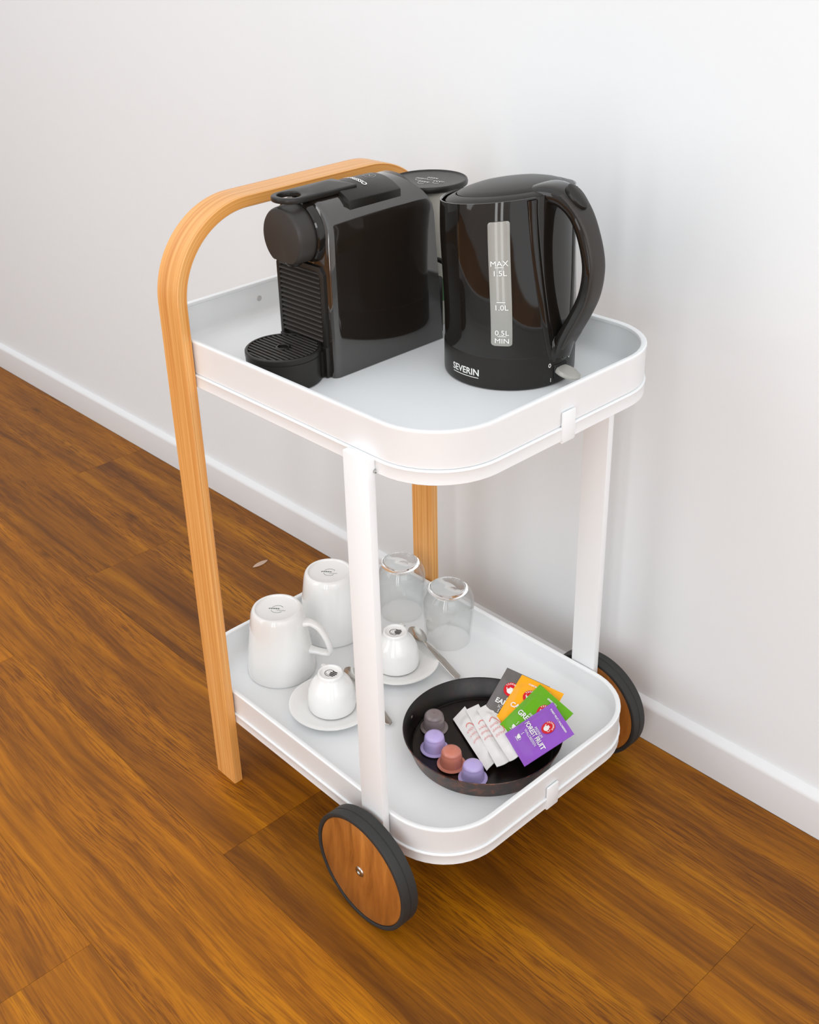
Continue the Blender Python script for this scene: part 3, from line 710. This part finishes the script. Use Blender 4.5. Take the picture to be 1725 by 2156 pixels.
def mug(x, y, az, label):
    m_ = thing('coffee_mug', label, 'mug', (x, y, ZL), 'white mugs upside down on the lower tray')
    china_body('body', x, y, ZL, MUGR, MUGF, MUGH, m_)
    d = Vector((cos(radians(az)), sin(radians(az)), 0))
    pts = [(0.0385, 0.084), (0.0490, 0.0845), (0.0610, 0.0760), (0.0700, 0.0600), (0.0745, 0.0440), (0.0735, 0.0360), (0.0680, 0.0345), (0.0560, 0.0365), (0.0425, 0.0385)]
    pth = smooth_path([Vector((x, y, ZL))+d*a+Vector((0, 0, b)) for a, b in pts], 8)
    nb = d.cross(Vector((0, 0, 1)))
    link('handle', sweep('mh', pth, nb, oval(0.0062, 0.0040, 20, 0.85), scale=lambda t: 1+0.35*max(0, 1-t/0.15, (t-0.88)/0.12)), M['china'], m_, True, 60)
    g = lambda u, v_: (x+u*0.66*0.9-v_*-0.66*0.5+0.0, y+u*0.75*0.9+v_*0.75*0.9, ZL+MUGH-0.0030)
    def g(u, v_):
        a = 0.72; return (x+u*cos(a)-v_*sin(a), y+u*sin(a)+v_*cos(a), ZL+MUGH-0.0031)
    link('base_stamp', join(strip(arc2(0.001, 0, 0.0090, 0.0088, 35, 150), 0.0006, g), strip(arc2(0.001, 0, 0.0090, 0.0088, 200, 320), 0.0006, g),
         strip(scribble(-0.012, 0.004, 0.0012, 0.003, 5, 1), 0.0009, g), strip(scribble(0.0, 0.013, -0.0028, 0.0018, 5, 2), 0.0004, g)), M['print_green'], m_, False)
    return m_
mug(0.0864, 0.1106, 36, 'white mug upside down with its handle showing, nearest the wooden leg')
mug(0.0665, 0.2250, 125, 'white mug upside down, partly behind the white front leg, farther from the wooden leg')

# ------------------------------------------------------------------ saucers, cups, spoons
SR = 0.0595
def saucer(x, y, label):
    z = ZL
    pr = [(0, z+0.0012), (0.017, z+0.0012), (0.0185, z), (0.0205, z), (0.0220, z+0.0020), (0.036, z+0.0050), (0.050, z+0.0095), (0.0585, z+0.0128), (SR, z+0.0142), (SR-0.0004, z+0.0154), (0.0575, z+0.0156),
          (0.050, z+0.0132), (0.040, z+0.0094), (0.0340, z+0.0074), (0.0300, z+0.0066), (0.022, z+0.0062), (0, z+0.0060)]
    o = link('saucer', lathe('sc', pr, (x, y, 0), 80), M['china'], None, True, 50); rebase(o, (x, y, ZL))
    o['label'] = label; o['category'] = 'saucer'; o['group'] = 'white saucers on the lower tray'
CR0, CR1, CH = 0.0328, 0.0172, 0.0560
def cup(x, y, az, label, rotm):
    z = ZL+0.0081
    c_ = thing('espresso_cup', label, 'cup', (x, y, z), 'espresso cups upside down on saucers')
    a = [(CR0-0.0016, 0), (CR0-0.0003, 0.0006), (CR0, 0.002), (CR0+0.0006, 0.010), (CR0+0.0002, 0.021), (CR0-0.0020, 0.031), (CR0-0.0058, 0.0390), (CR0-0.0098, 0.0447), (CR0-0.0135, 0.0487), (CR1+0.0006, 0.0515), (CR1+0.0005, CH-0.003), (CR1, CH-0.0010), (CR1-0.0010, CH), (CR1-0.0026, CH-0.0002), (CR1-0.0036, CH-0.0018), (CR1-0.006, CH-0.0026), (0, CH-0.0027)]
    b = [(0, CH-0.0065), (CR1-0.004, CH-0.0070), (CR0-0.0150, 0.0440), (CR0-0.0068, 0.032), (CR0-0.0034, 0.020), (CR0-0.0028, 0.010), (CR0-0.0030, 0.001), (CR0-0.0016, 0)]
    me = join(lathe('a', a, (x, y, z), 64), lathe('b', b, (x, y, z), 64))
    bm = bmesh.new(); bm.from_mesh(me); bmesh.ops.remove_doubles(bm, verts=bm.verts, dist=1e-5); bmesh.ops.recalc_face_normals(bm, faces=bm.faces); bm.to_mesh(me); bm.free()
    link('body', me, M['china'], c_, True, 45)
    d = Vector((cos(radians(az)), sin(radians(az)), 0))
    pts = [(0.0240, 0.0400), (0.0320, 0.0415), (0.0400, 0.0385), (0.0450, 0.0320), (0.0440, 0.0235), (0.0390, 0.0185), (0.0320, 0.0160)]
    pth = smooth_path([Vector((x, y, z))+d*p_+Vector((0, 0, q)) for p_, q in pts], 7)
    link('handle', sweep('ch', pth, d.cross(Vector((0, 0, 1))), oval(0.0036, 0.0024, 16, 0.9)), M['china'], c_, True, 60)
    def g(u, v_): return (x+u*cos(rotm)-v_*sin(rotm), y+u*sin(rotm)+v_*cos(rotm), z+CH-0.0023)
    rects = [strip([(x0_, y0_), (x1_, y0_)], hh, g) for x0_, x1_, y0_, hh in ((0.0005, 0.0080, 0.0048, 0.0022), (-0.0010, 0.0090, 0.0018, 0.0022), (-0.0005, 0.0082, -0.0012, 0.0022), (0.0010, 0.0070, -0.0040, 0.0018))]
    link('base_stamp', join(strip(arc2(-0.0012, 0, 0.0066, 0.0066, 60, 300), 0.0008, g), strip(arc2(-0.0025, -0.001, 0.0032, 0.0030, 200, 340, 8), 0.0005, g),
         strip([(-0.0042, 0.0018), (-0.0034, 0.0026)], 0.0006, g), strip([(-0.0018, 0.0018), (-0.0010, 0.0026)], 0.0006, g), *rects), M['print_dark'], c_, False)
saucer(0.2101, 0.1015, 'white saucer under the cup nearest the wooden leg, left of the white front leg')
saucer(0.2047, 0.2320, 'white saucer under the cup in front of the drinking glasses')
cup(0.2091, 0.1030, 155, 'small white espresso cup upside down on a saucer, left of the white front leg', 0.25)
cup(0.2031, 0.2300, 122, 'small white espresso cup upside down on a saucer, right of the white front leg', 0.65)
def spoon(tip, neck, end, label, wz=0.0105):
    tip, neck, end = Vector(tip), Vector(neck), Vector(end)
    s_ = thing('teaspoon', label, 'spoon', tuple((neck+end)/2), 'teaspoons on the saucers')
    ax = (neck-tip); Lb = ax.length; ax.normalize(); up = Vector((0, 0, 1)); up = (up-ax*up.dot(ax)).normalized(); sd = up.cross(ax)
    vs, fs = [], []; nu, nv = 20, 12
    for top in (0, 1):
        for j in range(nv+1):
            for i in range(nu):
                a = 2*pi*i/nu; r_ = j/nv
                x_ = cos(a)*r_; y_ = sin(a)*r_
                lx = Lb*0.5*(1+x_*1.0); wy = wz*y_*(1.0-0.16*x_)
                dz = -0.0055*(1-r_*r_)+(0.0 if top else -0.0009*(1-0.5*r_**6))+0.001*x_
                vs.append(tip+ax*lx+sd*wy+up*dz)
    for top in (0, 1):
        b0 = top*(nv+1)*nu
        for j in range(nv):
            for i in range(nu): k2 = (i+1) % nu; fs.append((b0+j*nu+i, b0+j*nu+k2, b0+(j+1)*nu+k2, b0+(j+1)*nu+i))
    for i in range(nu): k2 = (i+1) % nu; a = nv*nu; b = (nv+1)*nu+nv*nu; fs.append((a+i, a+k2, b+k2, b+i))
    me = pyd('bowl', vs, fs); bm = bmesh.new(); bm.from_mesh(me); bmesh.ops.remove_doubles(bm, verts=bm.verts, dist=1e-6); bmesh.ops.recalc_face_normals(bm, faces=bm.faces); bm.to_mesh(me); bm.free()
    link('bowl', me, M['steel'], s_, True, 60)
    pth = smooth_path([neck-ax*0.003, neck+(end-neck)*0.12+Vector((0, 0, 0.0012)), neck+(end-neck)*0.4+Vector((0, 0, 0.0012)), neck+(end-neck)*0.75, end], 8)
    prof = lambda t: (1.0, 0.55+0.75*min(1, max(0, (t-0.08)/0.5))-0.0 if t < 0.93 else 1.3*sqrt(max(0.02, 1-((t-0.93)/0.07)**2)))
    link('handle', sweep('hs', pth, Vector((0, 0, 1)), oval(0.0009, 0.0042, 16, 0.8), scale=prof), M['steel'], s_, True, 60)
spoon((0.1687, 0.2938, 0.1395), (0.2150, 0.2770, 0.1418), (0.2890, 0.2715, 0.1212), 'steel teaspoon across the saucer in front of the drinking glasses')
spoon((0.1735, 0.1610, 0.1395), (0.2140, 0.1500, 0.1415), (0.2920, 0.1345, 0.1212), 'steel teaspoon mostly hidden behind the white front leg', 0.0095)

# ------------------------------------------------------------------ glasses (upside down)
def glass(x, y, label):
    z = ZL; H = 0.0925; rm = 0.0330; rs = 0.0385
    out = [(rm-0.0009, 0), (rm, 0.0010), (rm+0.0010, 0.012), (rm+0.0026, 0.030), (rm+0.0042, 0.050), (rs, 0.064), (rs-0.0003, 0.072), (rs-0.0018, 0.0795), (rs-0.0050, 0.0858), (rs-0.0085, 0.0895), (0.0275, H-0.0006), (0.0262, H), (0.0240, H-0.0006), (0.0200, H-0.0030), (0.012, H-0.0042), (0, H-0.0048)]
    inn = [(0, 0.0760), (0.012, 0.0768), (0.022, 0.0790), (0.0285, 0.0785), (rs-0.0052, 0.0735), (rs-0.0026, 0.066), (rs-0.0024, 0.060), (rm+0.0022, 0.046), (rm-0.0004, 0.020), (rm-0.0018, 0.0010), (rm-0.0009, 0)]
    t_ = thing('drinking_glass', label, 'glass', (x, y, z), 'clear glasses upside down on the lower tray')
    # thin wall from the mouth to the shoulder, then the thick foot of solid glass
    k1, k2 = 10, 4
    wall = out[:k1]+[(out[k1-1][0]-0.0022, out[k1-1][1]-0.0016)]+inn[k2:]
    link('glass_side', lathe('w', wall[:-1], (x, y, z), 72, close=True), M['thin_glass'], t_, True, 60)
    foot = [(out[k1-1][0]-0.0003, out[k1-1][1]+0.0002)]+out[k1:]
    ft = [(0, 0.0790), (0.012, 0.0796), (0.0230, 0.0815), (out[k1-1][0]-0.0019, out[k1-1][1]-0.0012)]+foot
    link('foot', lathe('f', ft, (x, y, z), 72), M['glass'], t_, True, 60)
glass(0.2080, 0.3325, 'clear round-shouldered glass upside down, right of the wooden rear leg')
glass(0.1080, 0.3315, 'clear round-shouldered glass upside down, in front of the wooden rear leg')

# ------------------------------------------------------------------ dark round pan and what it holds
PX, PY = 0.4030, 0.1955
pan = thing('round_pan', 'dark brown mottled round tin pan holding capsules and tea bags on the lower tray', 'pan', (PX, PY, ZL))
pw = link('side', lathe('pw', [(0.0900, ZL+0.0004), (0.0925, ZL), (0.0932, ZL+0.001), (0.1030, ZL+0.0290), (0.1040, ZL+0.0300), (0.1034, ZL+0.0308), (0.1020, ZL+0.0300), (0.0917, ZL+0.0030), (0.0895, ZL+0.0018)], (PX, PY, 0), 96, close=True), [M['pan'], M['pan_in']], pan, True, 40)
for p_ in pw.data.polygons:
    if p_.normal.x*p_.center.x+p_.normal.y*p_.center.y < 0: p_.material_index = 1
link('floor_plate', lathe('pf', [(0, ZL+0.0006), (0.0905, ZL+0.0006), (0.0912, ZL+0.0026), (0.0895, ZL+0.0030), (0.0875, ZL+0.0022), (0, ZL+0.0022)], (PX, PY, 0), 96), M['pan_in'], pan, True, 40)
rv = link('rivet', lathe('rv', [(0, 0.0010), (0.0022, 0.0008), (0.0030, -0.0002), (0.0030, -0.002)], (0, 0, 0), 18, 'X'), M['steel'], None)
a = radians(205); rv.parent = pan; rv.location = (0.0992*cos(a), 0.0992*sin(a), 0.0185); rv.rotation_euler = (0, 0, a)
ZP = ZL+0.0025
def capsule(x, y, m, label):
    prof = [(0, 0.0002), (0.0178, 0.0002), (0.0186, 0.0007), (0.0186, 0.0014), (0.0176, 0.0019), (0.0150, 0.0026), (0.0146, 0.0040), (0.0138, 0.0120), (0.0131, 0.0182), (0.0127, 0.0190), (0.0129, 0.0199), (0.0124, 0.0215), (0.0108, 0.0236), (0.0082, 0.0250), (0.0050, 0.0257), (0.0014, 0.0259), (0.0012, 0.0266), (0, 0.0267)]
    o = link('coffee_capsule', lathe('cap', prof, (x, y, ZP), 56), m, None, True, 50); rebase(o, (x, y, ZP))
    o['label'] = label; o['category'] = 'capsule'; o['group'] = 'coffee capsules in the round pan'
capsule(0.3362, 0.1735, M['cap_grey'], 'smoky grey coffee capsule at the left edge of the pan')
capsule(0.3655, 0.1445, M['cap_lilac'], 'lilac coffee capsule between the grey and the terracotta one')
capsule(0.4010, 0.1395, M['cap_terra'], 'terracotta coffee capsule in the round pan')
capsule(0.4375, 0.1405, M['cap_lilac'], 'lilac coffee capsule nearest the front rim of the pan, right of the terracotta one')

class Sheet:
    """a soft flat packet over a tilted quad; s, t run 0..1 along its width and up its height"""
    def __init__(s_, BL, TL, TR, bulge=0.0030, sag=0.0, seed=0):
        s_.BL, s_.TL, s_.TR = Vector(BL), Vector(TL), Vector(TR)
        s_.ux = s_.TR-s_.TL; s_.uy = s_.TL-s_.BL; s_.W = s_.ux.length; s_.H = s_.uy.length
        s_.n = s_.ux.cross(s_.uy).normalized(); s_.b = bulge; s_.sag = sag; s_.seed = seed
        if s_.n.z < 0: s_.n = -s_.n
    def h(s_, s, t):
        m = max(0, min(1, min(s, 1-s)*s_.W/0.012))*max(0, min(1, min(t-0.09, 0.91-t)*s_.H/0.012)); m = m*m*(3-2*m)
        return s_.b*m+0.0006*sin(9*s+7*t+s_.seed)*m
    def bend(s_, s, t): return -s_.sag*4*t*(1-t)+0.0008*sin(5*s+s_.seed)*(1-t)
    def at(s_, s, t, off=0.0, side=1):
        return s_.BL+s_.ux*s+s_.uy*t+s_.n*(s_.bend(s, t)+(s_.h(s, t)*side)+off)
    def mm(s_, off=0.0009):
        """millimetre-free print coordinates: metres from the centre"""
        return lambda u, v_: s_.at(0.5+u/s_.W, 0.5+v_/s_.H, off)
    def mesh(s_, crimp=True, nu=26, nv=30):
        vs, fs = [], []
        for side, off in ((1, 0.0004), (-0.6, -0.0004)):
            for j in range(nv+1):
                for i in range(nu+1):
                    t = j/nv; z = 0
                    if crimp and (j <= 2 or j >= nv-2): z = 0.00018*(1 if j % 2 else -1)
                    vs.append(s_.at(i/nu, t, off+z, side))
        k = (nu+1)*(nv+1)
        for b in (0, k):
            for j in range(nv):
                for i in range(nu): a = b+j*(nu+1)+i; fs.append((a, a+1, a+nu+2, a+nu+1))
        for j in range(nv):
            for i in (0, nu): a = j*(nu+1)+i; fs.append((a, a+nu+1, k+a+nu+1, k+a))
        for i in range(nu):
            for j in (0, nv): a = j*(nu+1)+i; fs.append((a, a+1, k+a+1, k+a))
        return pyd('sheet', vs, fs)
def teabag(BL, TL, TR, m, label, title, top, sub, seed, ex=0.003):
    sh = Sheet(BL, TL, TR, 0.0024, 0.0, seed); c = (Vector(BL)+Vector(TR))/2
    b = thing('tea_sachet', label, 'tea sachet', tuple(c), 'tea sachets in the round pan')
    link('envelope', sh.mesh(), m, b, True, 60)
    k = sh.W/0.070; pl = sh.mm(0.0011); p2 = sh.mm(0.0015)
    q = lambda u, v_: pl(u*k, v_*k)
    q2 = lambda u, v_: p2(u*k, v_*k)
    ey = 0.0155
    link('red_roundel', disc2(ex, ey, 0.0108, 0.0108, q), M['print_red'], b, False)
    ms = []
    word = 'TEEKANNE'
    for i, chh in enumerate(word):
        a = radians(158-136*i/(len(word)-1)); rr_ = 0.0072
        def g(u, v_, a=a): 
            x_ = ex+rr_*cos(a)+u*cos(a-pi/2)-v_*sin(a-pi/2); y_ = ey+rr_*sin(a)+u*sin(a-pi/2)+v_*cos(a-pi/2); return q2(x_, y_)
        ms.append(text(chh, 0.0036, g, bold=0.0001))
    # small teapot badge
    ms += [disc2(ex, ey-0.0030, 0.0050, 0.0042, q2, 20), strip(arc2(ex+0.0050, ey-0.0022, 0.0026, 0.0024, -80, 80, 8), 0.0008, q2), strip([(ex-0.0040, ey-0.0035), (ex-0.0062, ey-0.0012), (ex-0.0066, ey+0.0006)], 0.0012, q2), strip([(ex-0.0028, ey+0.0018), (ex+0.0028, ey+0.0018)], 0.0012, q2)]
    ms += [text(title, 0.0100, q2_shift(q2, 0.001, -0.0100), bold=0.00030, sx=0.92 if len(title) > 9 else 1.05), text('PREMIUM', 0.0060, q2_shift(q2, 0.001, -0.0020)), text(sub, 0.0058, q2_shift(q2, 0.001, -0.0160)),
           text(top, 0.0038, q2_shift(q2, 0.0005, 0.0325), bold=0.0001)]
    cx_, cy_ = -0.014, -0.0285
    ms += [strip([(cx_-0.004, cy_+0.002), (cx_+0.004, cy_+0.002), ], 0.0034, q2), strip([(cx_-0.003, cy_-0.0006), (cx_+0.003, cy_-0.0006)], 0.0022, q2), strip(arc2(cx_+0.0044, cy_+0.001, 0.0020, 0.0020, -90, 90, 8), 0.0007, q2),
           strip([(cx_-0.005, cy_-0.0030), (cx_+0.005, cy_-0.0030)], 0.0008, q2), strip([(cx_, cy_+0.0055), (cx_+0.001, cy_+0.0075), (cx_-0.0004, cy_+0.0092), (cx_+0.001, cy_+0.011)], 0.0008, q2)]
    link('printed_text', join(*ms), M['print_white'], b, False)
def q2_shift(q, ox, oy): return lambda u, v_: q(u+ox, v_+oy)
teabag((0.3690, 0.2235, 0.1225), (0.3527, 0.3005, 0.1595), (0.4205, 0.3095, 0.1595), M['bag_grey'], 'grey tea sachet at the back of the fan, leaning on the pan rim', 'EARL GREY', 'EARL GREY', 'SCHWARZTEE', 1, -0.012)
teabag((0.3924, 0.2280, 0.1297), (0.3782, 0.3015, 0.1608), (0.4432, 0.3105, 0.1605), M['bag_yellow'], 'yellow tea sachet between the grey and the green one', 'CAMOMILE', 'CAMOMILE | KAMILLE', 'KAMILLE', 2, -0.005)
teabag((0.4046, 0.2230, 0.1333), (0.4099, 0.3015, 0.1622), (0.4779, 0.2865, 0.1622), M['bag_green'], 'bright green tea sachet between the yellow and the purple one', 'GREEN TEA', 'GREEN TEA', 'MILD', 3)
teabag((0.4236, 0.2160, 0.1378), (0.4466, 0.2835, 0.1638), (0.5035, 0.2565, 0.1618), M['bag_purple'], 'purple forest fruit tea sachet lying on top of the fan', 'FOREST FRUIT', 'FOREST FRUIT | WALDBEEREN', 'WALDBEEREN', 4)
def sugar(BLm, TLm, TRm, label, seed):
    sh = Sheet(BLm, TLm, TRm, 0.0032, 0.0, seed); c = (Vector(BLm)+Vector(TRm))/2
    b = thing('sugar_stick', label, 'sugar stick', tuple(c), 'white sugar sticks in the round pan')
    link('wrapper', sh.mesh(True, 12, 44), M['paper'], b, True, 60)
    pl = sh.mm(0.0012)
    # print runs along the stick
    q = lambda u, v_: pl(v_, -u) if False else pl(-v_*0.9, u)
    q = lambda u, v_: pl(u*0.95, v_)
    link('red_arc', strip(arc2(0.0005, 0.006, 0.0092, 0.0190, 125, -40, 26), 0.0010, q), M['print_orange'], b, False)
    link('script_print', join(*[strip(scribble(-0.0085, 0.0065, y_, 0.0062, 4, seed+i), 0.00045, q) for i, y_ in enumerate((0.013, 0.004, -0.007))]), M['print_pink'], b, False)
# corners: bottom-left, top-left, top-right (print reads across the stick)
sugar((0.4440, 0.1590, 0.1240), (0.3440, 0.2015, 0.1225), (0.3405, 0.2285, 0.1265), 'white sugar stick lying nearest the capsules, leftmost of the three', 1)
sugar((0.4520, 0.1690, 0.1290), (0.3480, 0.2220, 0.1285), (0.3530, 0.2420, 0.1300), 'white sugar stick in the middle of the three', 2)
sugar((0.4600, 0.1840, 0.1345), (0.3610, 0.2300, 0.1320), (0.3640, 0.2500, 0.1330), 'white sugar stick lying nearest the tea sachets, topmost of the three', 3)

# ------------------------------------------------------------------ small thin pale leaf-shaped spot on the floor
vs, fs = [], []; n = 16
for j in range(5):
    for i in range(n+1):
        t = i/n; wd = 0.0058*sin(pi*t)**0.7; s = (j/4-0.5)*2
        vs.append((-0.3135-0.001*t+s*wd, 0.3470+0.036*t, 0.0010+0.0020*(1-s*s)*sin(pi*t)))
for j in range(4):
    for i in range(n): a = j*(n+1)+i; fs.append((a, a+1, a+n+2, a+n+1))
me = pyd('pale_spot', vs, fs)
bm = bmesh.new(); bm.from_mesh(me); bmesh.ops.solidify(bm, geom=list(bm.faces), thickness=0.0005); bm.to_mesh(me); bm.free()
o = link('pale_spot', me, mat('pale_spot_tint', srgb(190, 160, 140), 0.5), None, True, 60); rebase(o, (-0.3135, 0.365, 0))
o['label'] = 'tiny pale leaf-shaped spot on the wooden floor behind the wooden leg'; o['category'] = 'spot'
